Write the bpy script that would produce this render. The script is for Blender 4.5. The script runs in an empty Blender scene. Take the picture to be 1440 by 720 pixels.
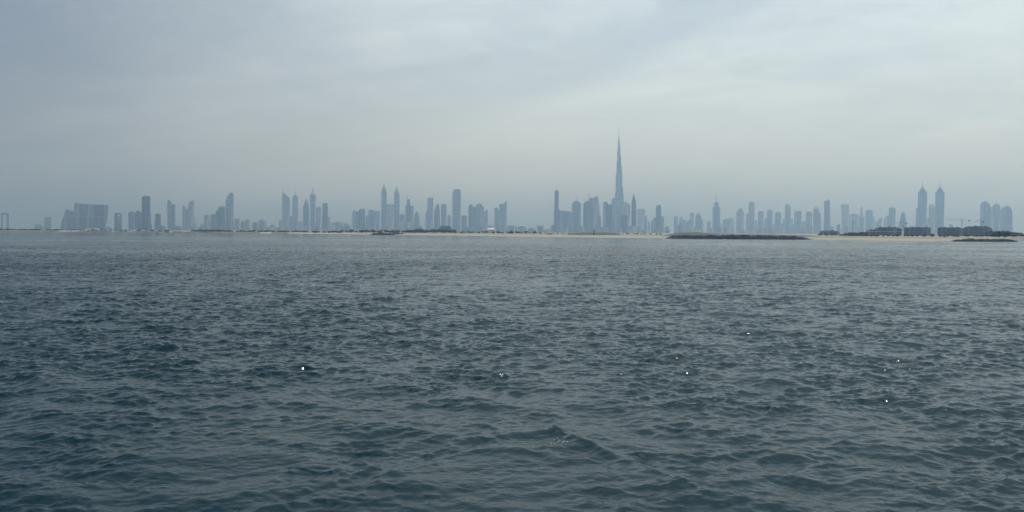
import bpy, bmesh, math, random
import numpy as np
from mathutils import Vector, Matrix, Euler

sc = bpy.context.scene
COL = sc.collection
R = math.radians
random.seed(7)

# ------------------------------------------------------------------ camera
CAM_H = 5.0
F = 1198.0                                     # focal length in photo pixels (1440 wide)
PITCH, ROLL = R(1.626), 0.0055
cd = bpy.data.cameras.new('camera')
cam = bpy.data.objects.new('camera', cd); COL.objects.link(cam); sc.camera = cam
cd.sensor_width = 36.0; cd.lens = 36.0 * F / 1440.0
cd.clip_start = 0.1; cd.clip_end = 60000.0
cam.location = (0, 0, CAM_H)
CR = (Matrix.Rotation(math.pi / 2 - PITCH, 3, 'X') @ Matrix.Rotation(ROLL, 3, 'Z'))
cam.rotation_euler = CR.to_euler()

# ------------------------------------------------------------------ sky and sun
SUN_EL, SUN_AZ = R(80.0), R(40.0)              # ahead and to the right
SKY_STRENGTH, SUN_STRENGTH = 0.095, 2.7
world = bpy.data.worlds.new('World'); sc.world = world; world.use_nodes = True
sc.view_settings.view_transform = 'Standard'; sc.view_settings.look = 'None'
sc.view_settings.gamma = 1.0; sc.view_settings.use_curve_mapping = False
sc.view_settings.exposure = 0.27


class NT:
    """small helper for node trees"""
    def __init__(self, tree): self.t = tree
    def n(self, typ, **kw):
        nd = self.t.nodes.new(typ)
        for k, v in kw.items(): setattr(nd, k, v)
        return nd
    def l(self, a, b): self.t.links.new(a, b)
    def m(self, op, a, b=None, c=None):
        nd = self.n('ShaderNodeMath', operation=op)
        for i, v in enumerate((a, b, c)):
            if v is None: continue
            if isinstance(v, (int, float)): nd.inputs[i].default_value = v
            else: self.l(v, nd.inputs[i])
        return nd.outputs[0]
    def mix(self, fac, a, b, blend='MIX'):
        nd = self.n('ShaderNodeMix', data_type='RGBA', blend_type=blend)
        for sock, v in ((nd.inputs[0], fac), (nd.inputs[6], a), (nd.inputs[7], b)):
            if isinstance(v, (int, float)): sock.default_value = v
            elif isinstance(v, tuple): sock.default_value = (*v, 1.0)
            else: self.l(v, sock)
        return nd.outputs[2]
    def sstep(self, v, lo, hi):
        nd = self.n('ShaderNodeMapRange', interpolation_type='SMOOTHSTEP')
        self.l(v, nd.inputs[0]); nd.inputs[1].default_value = lo; nd.inputs[2].default_value = hi
        return nd.outputs[0]
    def noise(self, vec, scale, detail=4.0, rough=0.5, dist=0.0):
        nd = self.n('ShaderNodeTexNoise'); self.l(vec, nd.inputs['Vector'])
        nd.inputs['Scale'].default_value = scale; nd.inputs['Detail'].default_value = detail
        nd.inputs['Roughness'].default_value = rough; nd.inputs['Distortion'].default_value = dist
        return nd.outputs[0]


def build_world():
    g = NT(world.node_tree)
    bg = world.node_tree.nodes['Background']
    sky = g.n('ShaderNodeTexSky', sky_type='NISHITA', sun_disc=False)
    sky.sun_elevation = SUN_EL; sky.sun_rotation = SUN_AZ
    sky.altitude = 0.0; sky.air_density = 1.2; sky.dust_density = 4.0; sky.ozone_density = 1.5
    tc = g.n('ShaderNodeTexCoord')
    sx = g.n('ShaderNodeSeparateXYZ'); g.l(tc.outputs['Generated'], sx.inputs[0])
    yy = g.m('MAXIMUM', g.m('ABSOLUTE', sx.outputs[1]), 0.05)
    u = g.m('DIVIDE', sx.outputs[0], yy); v = g.m('DIVIDE', sx.outputs[2], yy)
    # a high thin cloud sheet with one long gap of bluer air in it
    cv = g.n('ShaderNodeCombineXYZ'); g.l(u, cv.inputs[0]); g.l(g.m('MULTIPLY', v, 3.2), cv.inputs[1])
    warp = g.noise(cv.outputs[0], 2.3, 5.0, 0.55, 0.6)
    fine = g.noise(cv.outputs[0], 6.0, 7.0, 0.62, 1.6)
    # centre line of the gap
    vc = g.m('ADD', g.m('ADD', 0.184, g.m('MULTIPLY', u, 0.23)), g.m('MULTIPLY', g.m('MULTIPLY', u, u), 0.44))
    dv = g.m('SUBTRACT', v, vc)
    dv = g.m('ADD', dv, g.m('MULTIPLY', g.m('SUBTRACT', warp, 0.5), 0.07))
    dv = g.m('ADD', dv, g.m('MULTIPLY', g.m('SUBTRACT', fine, 0.5), 0.05))
    wid = g.m('ADD', 0.030, g.m('MULTIPLY', g.sstep(u, 0.25, -0.25), 0.045))
    gap = g.m('SUBTRACT', 1.0, g.sstep(g.m('DIVIDE', g.m('ABSOLUTE', dv), wid), 0.35, 1.25))
    gap = g.m('MULTIPLY', gap, g.sstep(u, -0.46, -0.10))
    side = g.sstep(g.m('ADD', u, g.m('MULTIPLY', fine, 0.15)), -0.62, -0.25)            # the sheet thins out far to one side
    sheet = g.m('MULTIPLY', g.m('SUBTRACT', 1.0, g.m('MULTIPLY', gap, 0.36)), g.m('ADD', 0.5, g.m('MULTIPLY', side, 0.5)))
    sheet = g.m('MULTIPLY', sheet, g.m('ADD', 0.42, g.m('ADD', g.m('MULTIPLY', warp, 0.60), g.m('MULTIPLY', g.sstep(fine, 0.28, 0.72), 0.20))))
    st = g.n('ShaderNodeMapping'); g.l(cv.outputs[0], st.inputs[0])
    st.inputs['Rotation'].default_value = (0, 0, R(-27))
    st2 = g.n('ShaderNodeMapping'); g.l(st.outputs[0], st2.inputs[0]); st2.inputs['Scale'].default_value = (0.9, 3.6, 1.0)
    wisp = g.noise(st2.outputs[0], 1.9, 8.0, 0.62, 0.7)
    sheet = g.m('MULTIPLY', sheet, g.m('ADD', 0.85, g.m('MULTIPLY', g.sstep(wisp, 0.36, 0.70), 0.30)))
    lum = g.n('ShaderNodeRGBToBW'); g.l(sky.outputs[0], lum.inputs[0])
    white = g.mix(1.0, (CLOUD[0], CLOUD[1], CLOUD[2]), lum.outputs[0], 'MULTIPLY')
    veil = g.mix(VEIL, sky.outputs[0], white)
    col = g.mix(g.m('MULTIPLY', sheet, CLOUD_AMT), veil, g.mix(1.0, white, (2.1, 2.1, 2.1), 'MULTIPLY'))
    bank = g.mix(g.sstep(g.m('ADD', u, g.m('MULTIPLY', warp, 0.2)), -0.55, 0.10), (0.50, 0.50, 0.56), (1.0, 1.0, 1.0))   # darkening towards one side put into the sky colour, no cloud bank there
    col = g.mix(1.0, col, bank, 'MULTIPLY')
    g.l(col, bg.inputs[0]); bg.inputs[1].default_value = SKY_STRENGTH


CLOUD, VEIL, CLOUD_AMT = (0.92, 1.06, 1.11), 0.30, 0.80
build_world()

sun_d = bpy.data.lights.new('sun', 'SUN'); sun_d.energy = SUN_STRENGTH; sun_d.angle = R(0.6)
sun_d.color = (1.0, 1.0, 0.89)
sun = bpy.data.objects.new('sun', sun_d); COL.objects.link(sun)
sdir = Vector((math.sin(SUN_AZ) * math.cos(SUN_EL), math.cos(SUN_AZ) * math.cos(SUN_EL), math.sin(SUN_EL)))
sun.rotation_euler = (-sdir).to_track_quat('-Z', 'Y').to_euler()
sun.location = (3000, 3000, 5000)

cy = sc.cycles
cy.max_bounces = 6; cy.diffuse_bounces = 2; cy.glossy_bounces = 3; cy.transmission_bounces = 2
cy.volume_bounces = 2; cy.transparent_max_bounces = 8
cy.sample_clamp_indirect = 2.0; cy.sample_clamp_direct = 0.0
cy.use_denoising = True
cy.use_adaptive_sampling = False

# ------------------------------------------------------------------ placing things by bearing and distance
def ray(px, py):
    return CR @ Vector(((px - 720.0) / F, (360.0 - py) / F, -1.0)).normalized()

def horizon_y(px):
    return 326.0 + (px - 720.0) * 0.0055

def at(px, D, z=2.0):
    """point at planar distance D on the bearing of photo column px, height z"""
    d = ray(px, horizon_y(px))
    return Vector((d.x / d.y * D, D, z))

class Frame:
    """upright frame facing the camera at a bearing: maps photo pixels to local (x, z) metres on its front plane"""
    def __init__(self, px, D, z=2.0):
        self.o = at(px, D, z)
        h = Vector((self.o.x, self.o.y, 0)).normalized()
        self.fw = h; self.rt = Vector((h.y, -h.x, 0))
        self.rz = math.atan2(-h.x, h.y)
    def loc(self, px, py):
        d = ray(px, py); c = Vector((0, 0, CAM_H))
        t = (self.o - c).dot(self.fw) / d.dot(self.fw)
        p = c + d * t
        q = p - self.o
        return q.dot(self.rt), q.z

# ------------------------------------------------------------------ mesh helpers
def link(name, bm, mat, parent=None, smooth=False):
    me = bpy.data.meshes.new(name)
    bmesh.ops.recalc_face_normals(bm, faces=bm.faces[:])
    bm.to_mesh(me); bm.free()
    if smooth:
        for p in me.polygons: p.use_smooth = True
    me.materials.append(mat)
    o = bpy.data.objects.new(name, me); COL.objects.link(o)
    if parent: o.parent = parent
    return o

def tag(o, label=None, cat=None, group=None, kind=None):
    if label: o['label'] = label
    if cat: o['category'] = cat
    if group: o['group'] = group
    if kind: o['kind'] = kind
    return o

def empty(name, loc, rz=0.0):
    o = bpy.data.objects.new(name, None); COL.objects.link(o)
    o.location = loc; o.rotation_euler = (0, 0, rz); o.empty_display_size = 5
    return o

def box(bm, x0, x1, y0, y1, z0, z1):
    vs = [bm.verts.new(p) for p in ((x0, y0, z0), (x1, y0, z0), (x1, y1, z0), (x0, y1, z0),
                                    (x0, y0, z1), (x1, y0, z1), (x1, y1, z1), (x0, y1, z1))]
    for f in ((0, 3, 2, 1), (4, 5, 6, 7), (0, 1, 5, 4), (1, 2, 6, 5), (2, 3, 7, 6), (3, 0, 4, 7)):
        bm.faces.new([vs[i] for i in f])

def prism(bm, pts, y0, y1):
    a = [bm.verts.new((x, y0, z)) for x, z in pts]
    b = [bm.verts.new((x, y1, z)) for x, z in pts]
    n = len(pts)
    bm.faces.new(a); bm.faces.new(b[::-1])
    for i in range(n):
        j = (i + 1) % n
        bm.faces.new((a[i], b[i], b[j], a[j]))

def lathe(bm, cx, cy_, prof, n=16):
    """prof: (z, radius) from top to bottom"""
    rings = []
    for z, r in prof:
        r = max(r, 0.02)
        rings.append([bm.verts.new((cx + r * math.cos(2 * math.pi * i / n), cy_ + r * math.sin(2 * math.pi * i / n), z)) for i in range(n)])
    for a, b in zip(rings, rings[1:]):
        for i in range(n):
            j = (i + 1) % n
            bm.faces.new((a[i], a[j], b[j], b[i]))
    bm.faces.new(rings[0]); bm.faces.new(rings[-1][::-1])

def bar(bm, p, q, r, n=6):
    p, q = Vector(p), Vector(q); d = (q - p).normalized()
    u = d.orthogonal().normalized(); w = d.cross(u)
    a = [bm.verts.new(p + (u * math.cos(t) + w * math.sin(t)) * r) for t in [2 * math.pi * i / n for i in range(n)]]
    b = [bm.verts.new(q + (u * math.cos(t) + w * math.sin(t)) * r) for t in [2 * math.pi * i / n for i in range(n)]]
    for i in range(n):
        j = (i + 1) % n
        bm.faces.new((a[i], a[j], b[j], b[i]))
    bm.faces.new(a[::-1]); bm.faces.new(b)

# ------------------------------------------------------------------ materials
def new_mat(name):
    m = bpy.data.materials.new(name); m.use_nodes = True
    g = NT(m.node_tree); return m, g, m.node_tree.nodes['Principled BSDF']

def facade(name, wall, glass, floor_h=4.0, bay=3.2, gloss=0.35):
    """curtain wall: storey bands, bays, plant-room floors and paler vertical strips at random"""
    m, g, p = new_mat(name)
    tc = g.n('ShaderNodeTexCoord'); s = g.n('ShaderNodeSeparateXYZ'); g.l(tc.outputs['Object'], s.inputs[0])
    fl = g.m('FRACT', g.m('DIVIDE', s.outputs[2], floor_h))
    by = g.m('FRACT', g.m('DIVIDE', g.m('ADD', s.outputs[0], s.outputs[1]), bay))
    win = g.m('MULTIPLY', g.m('GREATER_THAN', fl, 0.35), g.m('GREATER_THAN', by, 0.22))
    big = g.m('GREATER_THAN', g.m('FRACT', g.m('DIVIDE', s.outputs[2], floor_h * 17.0)), 0.94)
    col = g.mix(win, wall, glass)
    col = g.mix(g.m('MULTIPLY', big, 0.8), col, tuple(min(1, c * 1.5) for c in wall))
    str_ = g.n('ShaderNodeCombineXYZ'); g.l(s.outputs[0], str_.inputs[0]); g.l(s.outputs[1], str_.inputs[1])
    g.l(g.m('MULTIPLY', s.outputs[2], 0.06), str_.inputs[2])
    nz = g.noise(str_.outputs[0], 0.09, 3.0, 0.6)
    col = g.mix(g.sstep(nz, 0.45, 0.62), col, tuple(min(1, c * 1.5) for c in wall))
    g.l(col, p.inputs['Base Color']); p.inputs['Roughness'].default_value = gloss
    return m

MF = [
    facade('blue_glass_facade', (0.16, 0.19, 0.22), (0.05, 0.08, 0.11), 4.0, 3.0, 0.25),
    facade('grey_concrete_facade', (0.26, 0.25, 0.24), (0.05, 0.06, 0.07), 3.6, 4.2, 0.5),
    facade('sand_stone_facade', (0.32, 0.28, 0.23), (0.06, 0.07, 0.08), 3.6, 3.6, 0.55),
    facade('dark_glass_facade', (0.09, 0.11, 0.13), (0.03, 0.045, 0.06), 4.2, 2.4, 0.2),
    facade('pale_panel_facade', (0.32, 0.32, 0.315), (0.08, 0.10, 0.12), 3.8, 4.8, 0.4),
]
def plain(name, col, rough=0.5, metal=0.0, var=0.25, scale=1.0):
    m, g, p = new_mat(name)
    tc = g.n('ShaderNodeTexCoord')
    nz = g.noise(tc.outputs['Object'], scale, 4.0, 0.6)
    g.l(g.mix(nz, tuple(c * (1 - var) for c in col), tuple(min(1, c * (1 + var)) for c in col)), p.inputs['Base Color'])
    p.inputs['Roughness'].default_value = rough; p.inputs['Metallic'].default_value = metal
    return m
M_STEEL = plain('grey_steel', (0.22, 0.23, 0.24), 0.4, 0.6)
M_DARK = plain('dark_metal', (0.03, 0.03, 0.035), 0.6)
M_WHITE = plain('white_paint', (0.8, 0.8, 0.78), 0.5, 0, 0.06)
M_RED = plain('red_paint', (0.45, 0.07, 0.05), 0.5)
M_ROCK = plain('wet_basalt_rock', (0.024, 0.027, 0.032), 0.9, 0, 0.6, 0.6)
M_ROCK.node_tree.nodes['Principled BSDF'].inputs['Specular IOR Level'].default_value = 0.12
M_TREE = plain('dark_foliage', (0.035, 0.055, 0.025), 0.8, 0, 0.5, 0.6)
M_TRUNK = plain('brown_bark', (0.09, 0.065, 0.045), 0.9, 0, 0.3, 3.0)
M_CONC = plain('raw_concrete', (0.2, 0.19, 0.18), 0.8, 0, 0.3, 0.15)
M_FLOORS = facade('unfinished_floors', (0.13, 0.12, 0.115), (0.015, 0.016, 0.018), 3.6, 5.0, 0.8)

# ------------------------------------------------------------------ ground: shore, beach, land
WL = [(-500, 321.5), (0, 325.0), (100, 325.6), (165, 326.1), (230, 326.6), (300, 327.6), (360, 328.1), (440, 329.0), (520, 330.0),
      (640, 331.4), (740, 333.0), (840, 334.2), (935, 334.7), (1000, 335.0), (1120, 336.2), (1150, 337.3), (1200, 338.2), (1300, 339.3), (1345, 339.3),
      (1400, 338.6), (1425, 337.4), (1445, 335.8), (1500, 335.8), (1960, 337.5)]
BW = [(-500, 8), (0, 12), (60, 10), (75, 3), (230, 3), (300, 8), (330, 14), (375, 8), (410, 22), (470, 90), (570, 260), (700, 330), (900, 330), (935, 200),
      (1140, 160), (1330, 150), (1400, 30), (1445, 20), (1960, 20)]
def interp(tab, x):
    return float(np.interp(x, [a for a, _ in tab], [b for _, b in tab]))
def shore(px):
    return CAM_H * F / (interp(WL, px) - horizon_y(px))
def gz(px, D):
    """ground height at bearing px and planar distance D"""
    s = D - shore(px); bw = interp(BW, px)
    if s < 0: return max(-2.0, s * 0.06)
    a = min(12.0, bw * 0.5)
    if s < a: return 1.1 * s / a
    if s < bw: return 1.1 + 0.9 * (s - a) / (bw - a)
    return 2.0

def ground_sheets():
    cols = [-500 + 5 * i for i in range(int(2460 / 5) + 1)]
    def sheet(name, offs_of, mat, cols=cols):
        bm = bmesh.new(); grid = []
        for px in cols:
            W = shore(px); bw = interp(BW, px); row = []
            for i, D in enumerate(offs_of(W, bw)):
                p = at(px, D, gz(px, D)); row.append(bm.verts.new(p))
            grid.append(row)
        for a, b in zip(grid, grid[1:]):
            for i in range(len(a) - 1):
                bm.faces.new((a[i], b[i], b[i + 1], a[i + 1]))
        o = link(name, bm, mat, None, True); tag(o, kind='structure'); return o
    # sand
    m, g, p = new_mat('beach_sand')
    tc = g.n('ShaderNodeTexCoord'); geo = g.n('ShaderNodeNewGeometry')
    s = g.n('ShaderNodeSeparateXYZ'); g.l(geo.outputs['Position'], s.inputs[0])
    nz = g.noise(tc.outputs['Object'], 0.03, 6, 0.6); n2 = g.noise(tc.outputs['Object'], 0.25, 4, 0.6)
    dry = g.mix(nz, (0.17, 0.16, 0.14), (0.25, 0.235, 0.205)); scrub = g.mix(n2, (0.09, 0.08, 0.06), (0.20, 0.175, 0.135))
    col = g.mix(g.sstep(g.m('ADD', s.outputs[2], g.m('MULTIPLY', g.m('SUBTRACT', nz, 0.5), 1.2)), 1.35, 1.75), dry, scrub)
    wet = g.sstep(s.outputs[2], 0.25, 0.05)
    col = g.mix(g.m('MULTIPLY', g.sstep(g.m('MULTIPLY', s.outputs[2], -1.0), -0.2, -0.02), 0.6), col, (0.16, 0.13, 0.10))
    g.l(col, p.inputs['Base Color']); p.inputs['Roughness'].default_value = 0.95; p.inputs['Specular IOR Level'].default_value = 0.1
    sheet('beach', lambda W, bw: [W - 40, W - 10, W, W + min(12, bw * .5) * .5, W + min(12, bw * .5), W + min(12, bw*.5) + (bw - min(12, bw*.5)) * .5, W + bw], m, [c for c in cols if c >= 405])
    m, g, p = new_mat('patchy_shore')
    tc = g.n('ShaderNodeTexCoord'); nz = g.noise(tc.outputs['Object'], 0.012, 5, 0.6); n2 = g.noise(tc.outputs['Object'], 0.2, 4, 0.6)
    g.l(g.mix(g.sstep(nz, 0.52, 0.58), g.mix(n2, (0.06, 0.06, 0.045), (0.14, 0.125, 0.10)), (0.30, 0.285, 0.255)), p.inputs['Base Color'])
    p.inputs['Roughness'].default_value = 0.95; p.inputs['Specular IOR Level'].default_value = 0.1
    sheet('shore', lambda W, bw: [W - 40, W - 10, W, W + min(12, bw * .5) * .5, W + min(12, bw * .5), W + min(12, bw*.5) + (bw - min(12, bw*.5)) * .5, W + bw], m, [c for c in cols if c <= 405])
    m, g, p = new_mat('scrub_land')
    tc = g.n('ShaderNodeTexCoord')
    nz = g.noise(tc.outputs['Object'], 0.02, 6, 0.65)
    g.l(g.mix(g.sstep(nz, 0.35, 0.65), (0.07, 0.075, 0.05), (0.24, 0.2, 0.15)), p.inputs['Base Color'])
    p.inputs['Roughness'].default_value = 0.95
    sheet('land', lambda W, bw: [W + bw, W + bw + 80, W + bw + 300, W + bw + 900, 5200, 7000, 9800], m)
ground_sheets()

# ------------------------------------------------------------------ sea
def fft_tile(N, L, lam_lo, lam_hi, slope, wind, power, seed, lam_peak=None):
    """random wave tile: equal slope energy per octave between two wavelengths; returns height and choppy shifts"""
    rng = np.random.default_rng(seed)
    k1 = np.fft.fftfreq(N, 1.0 / N) * 2 * np.pi / L
    kx, ky = np.meshgrid(k1, k1); k = np.hypot(kx, ky); k[0, 0] = 1e-6
    c = np.abs(np.cos(np.arctan2(ky, kx) - wind))
    S = k ** -4.0 * (c ** power + 0.10)
    S *= np.exp(-(2 * np.pi / lam_hi / k) ** 4) * np.exp(-(k * lam_lo / 2 / np.pi) ** 4)
    S[0, 0] = 0
    A = np.sqrt(S) * (rng.normal(size=(N, N)) + 1j * rng.normal(size=(N, N)))
    h = np.fft.ifft2(A).real
    sx = np.fft.ifft2(1j * kx * A).real; sy = np.fft.ifft2(1j * ky * A).real
    sc_ = slope / math.sqrt((sx ** 2 + sy ** 2).mean())
    dx = np.fft.ifft2(1j * kx / k * A).real; dy = np.fft.ifft2(1j * ky / k * A).real
    return (h * sc_).astype(np.float32), (dx * sc_).astype(np.float32), (dy * sc_).astype(np.float32), L

def sample(tile, x, y, rot):
    h, dx, dy, L = tile; N = h.shape[0]
    c, s = math.cos(rot), math.sin(rot)
    u = ((c * x + s * y) / L * N) % N; v = ((-s * x + c * y) / L * N) % N
    i = np.floor(u).astype(np.int32); j = np.floor(v).astype(np.int32)
    fu = (u - i).astype(np.float32); fv = (v - j).astype(np.float32)
    i %= N; j %= N; i2 = (i + 1) % N; j2 = (j + 1) % N
    def bl(a):
        return (a[j, i] * (1 - fu) + a[j, i2] * fu) * (1 - fv) + (a[j2, i] * (1 - fu) + a[j2, i2] * fu) * fv
    H, X, Y = bl(h), bl(dx), bl(dy)
    return H, c * X - s * Y, s * X + c * Y

def make_sea():
    # rings: fine near the camera, coarser with distance
    r = [0.5]
    while r[-1] < 10500:
        d = r[-1]
        if d < 9: st = 0.35
        elif d < 60: st = 0.033 + 0.0014 * d
        elif d < 150: st = 0.12 + 0.0022 * (d - 60)
        elif d < 700: st = 0.32 + 0.006 * (d - 150)
        else: st = 3.6 + 0.08 * (d - 700)
        r.append(d + st)
    r = np.array(r)
    half = R(36)
    fine = np.linspace(-half, half, 1150)
    rest = np.linspace(half, 2 * math.pi - half, 90)[1:-1]
    az = np.concatenate([fine, rest]); na, nr = len(az), len(r)
    AZ, RR = np.meshgrid(az, r)
    x = (RR * np.sin(AZ)).ravel(); y = (RR * np.cos(AZ)).ravel(); rr = RR.ravel()
    big = fft_tile(1024, 211.0, 1.5, 5.5, 0.075, R(66), 1.8, 3)
    mid = fft_tile(2048, 83.0, 0.20, 1.35, 0.23, R(84), 1.2, 5)
    small = fft_tile(1024, 17.0, 0.09, 0.30, 0.135, R(95), 1.0, 8)
    z = np.zeros_like(x); ox = np.zeros_like(x); oy = np.zeros_like(x)
    def fade(lo, hi): return np.clip((hi - rr) / (hi - lo), 0, 1)
    # groups: patches of rougher and calmer water
    def patches(s, seed):
        rg = np.random.default_rng(seed); v = np.zeros_like(x)
        for _ in range(7):
            a = rg.uniform(0, math.pi); w = rg.uniform(0.7, 1.5) / s
            v += np.sin((x * math.cos(a) + y * math.sin(a)) * 2 * math.pi * w + rg.uniform(0, 6.28))
        return v / 7
    gust = 1.0 + 0.9 * patches(45.0, 1) 
    gust = np.clip(gust, 0.45, 1.25)
    groups = np.clip(1.0 + 1.0 * patches(6.5, 21) + 0.7 * patches(2.6, 22), 0.62, 1.5)      # wave groups and slicks
    for tile, rot, ch, lo, hi, gm in ((big, 0.0, 0.8, 1500, 4500, 0.4), (mid, 0.35, 0.5, 300, 900, 0.8), (small, -0.5, 0.35, 45, 130, 1.0)):
        H, X, Y = sample(tile, x, y, rot)
        w = fade(lo, hi) * np.minimum((1 + gm * (gust - 1)) * (1.0 if tile is big else groups), 1.22)
        z += H * w; ox += X * w * ch; oy += Y * w * ch
    # a passing wake: two low ridges that meet in a small peak
    def ridge(p, q, h, wd):
        nonlocal z
        p = np.array(p); q = np.array(q); d = q - p; L = np.hypot(*d); d = d / L
        s = (x - p[0]) * d[0] + (y - p[1]) * d[1]; n = -(x - p[0]) * d[1] + (y - p[1]) * d[0]
        e = np.clip(s / L, 0, 1); fall = (1 - 0.6 * e) * np.exp(-np.maximum(-s, 0) ** 2 / 0.15) * np.exp(-np.maximum(s - L, 0) ** 2 / 2)
        prof = np.exp(-np.abs(n / wd) ** 1.3) * (1 + 0.9 * patches(0.9, 11)) - 0.45 * np.exp(-((n - 1.9 * wd) / (1.3 * wd)) ** 2)
        z += h * fall * prof
    ridge((1.1, 21.2), (4.6, 14.6), 0.07, 0.24)
    ridge((1.1, 21.2), (-2.6, 19.6), 0.06, 0.22)
    ridge((5.4, 25.5), (3.9, 23.5), 0.06, 0.25)
    fadeall = np.where(rr < 3, rr / 3, 1.0)
    co = np.stack([x + ox * fadeall, y + oy * fadeall, z * fadeall], 1).astype(np.float32)
    idx = np.arange(nr * na, dtype=np.int32).reshape(nr, na)
    nx = np.roll(idx, -1, axis=1)
    q = np.stack([idx[:-1], idx[1:], nx[1:], nx[:-1]], -1).reshape(-1, 4)
    me = bpy.data.meshes.new('sea')
    me.vertices.add(len(co)); me.vertices.foreach_set('co', co.ravel())
    nf = len(q)
    # close the middle
    me.loops.add(nf * 4 + na); me.polygons.add(nf + 1)
    me.loops.foreach_set('vertex_index', np.concatenate([q.ravel(), idx[0][::1]]).astype(np.int32))
    me.polygons.foreach_set('loop_start', np.concatenate([np.arange(nf) * 4, [nf * 4]]).astype(np.int32))
    me.polygons.foreach_set('use_smooth', np.ones(nf + 1, dtype=bool))
    me.update(calc_edges=True)
    m, g, p = new_mat('sea_water')
    p.inputs['Base Color'].default_value = (*WATER, 1)
    p.inputs['Roughness'].default_value = 0.09; p.inputs['IOR'].default_value = 1.333; p.inputs['Specular IOR Level'].default_value = 0.21
    geo = g.n('ShaderNodeNewGeometry')
    ln = g.n('ShaderNodeVectorMath', operation='LENGTH'); g.l(geo.outputs['Position'], ln.inputs[0])
    mp = g.n('ShaderNodeMapping'); g.l(geo.outputs['Position'], mp.inputs[0]); mp.inputs['Scale'].default_value = (0.7, 1.0, 1.0)
    n1 = g.noise(mp.outputs[0], 5.5, 3, 0.55); n2 = g.noise(mp.outputs[0], 1.1, 4, 0.55); n3 = g.noise(mp.outputs[0], 0.25, 5, 0.6)
    far1 = g.sstep(ln.outputs['Value'], 60, 160); far2 = g.sstep(ln.outputs['Value'], 400, 1000)
    mp2 = g.n('ShaderNodeMapping'); g.l(geo.outputs['Position'], mp2.inputs[0]); mp2.inputs['Scale'].default_value = (0.35, 1.0, 1.0)
    lanes = g.m('ADD', g.m('MULTIPLY', g.noise(mp2.outputs[0], 0.035, 5, 0.65, 0.4), 1.0), g.m('MULTIPLY', g.noise(mp2.outputs[0], 0.006, 4, 0.6), 0.7))
    lanes = g.m('ADD', 0.25, g.m('MULTIPLY', g.sstep(lanes, 0.66, 1.04), 1.9))      # ruffled and slick patches
    far1 = g.m('MULTIPLY', far1, lanes); far2 = g.m('MULTIPLY', far2, lanes)
    hgt = g.m('ADD', g.m('MULTIPLY', n1, 0.022), g.m('ADD', g.m('MULTIPLY', g.m('MULTIPLY', n2, far1), 0.34), g.m('MULTIPLY', g.m('MULTIPLY', n3, far2), 1.6)))
    b = g.n('ShaderNodeBump'); b.inputs['Strength'].default_value = 1.0; b.inputs['Distance'].default_value = 1.0
    g.l(hgt, b.inputs['Height']); g.l(b.outputs[0], p.inputs['Normal'])
    me.materials.append(m)
    o = bpy.data.objects.new('sea', me); COL.objects.link(o); tag(o, kind='structure')
    near = co[(rr < 30) & (rr > 12) & (np.abs(co[:, 0]) < 6)]
    def wave_z(px, py):
        return float(near[np.argmin((near[:, 0] - px) ** 2 + (near[:, 1] - py) ** 2), 2])
    return wave_z
WATER = (0.0006, 0.0122, 0.0178)
WAVE_Z = make_sea()

# ------------------------------------------------------------------ the skyline: every building a thing of its own
ZOOM = 1097.0 / 160.0
GROUP = 'hazy buildings of the skyline across the water'

def DIST(x0):
    return float(np.interp(x0, [0, 70, 220, 360, 480, 600, 740, 980, 1180, 1280], [0.66, 0.66, 0.76, 0.86, 0.95, 0.95, 0.93, 0.93, 0.85, 0.82]))

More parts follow.
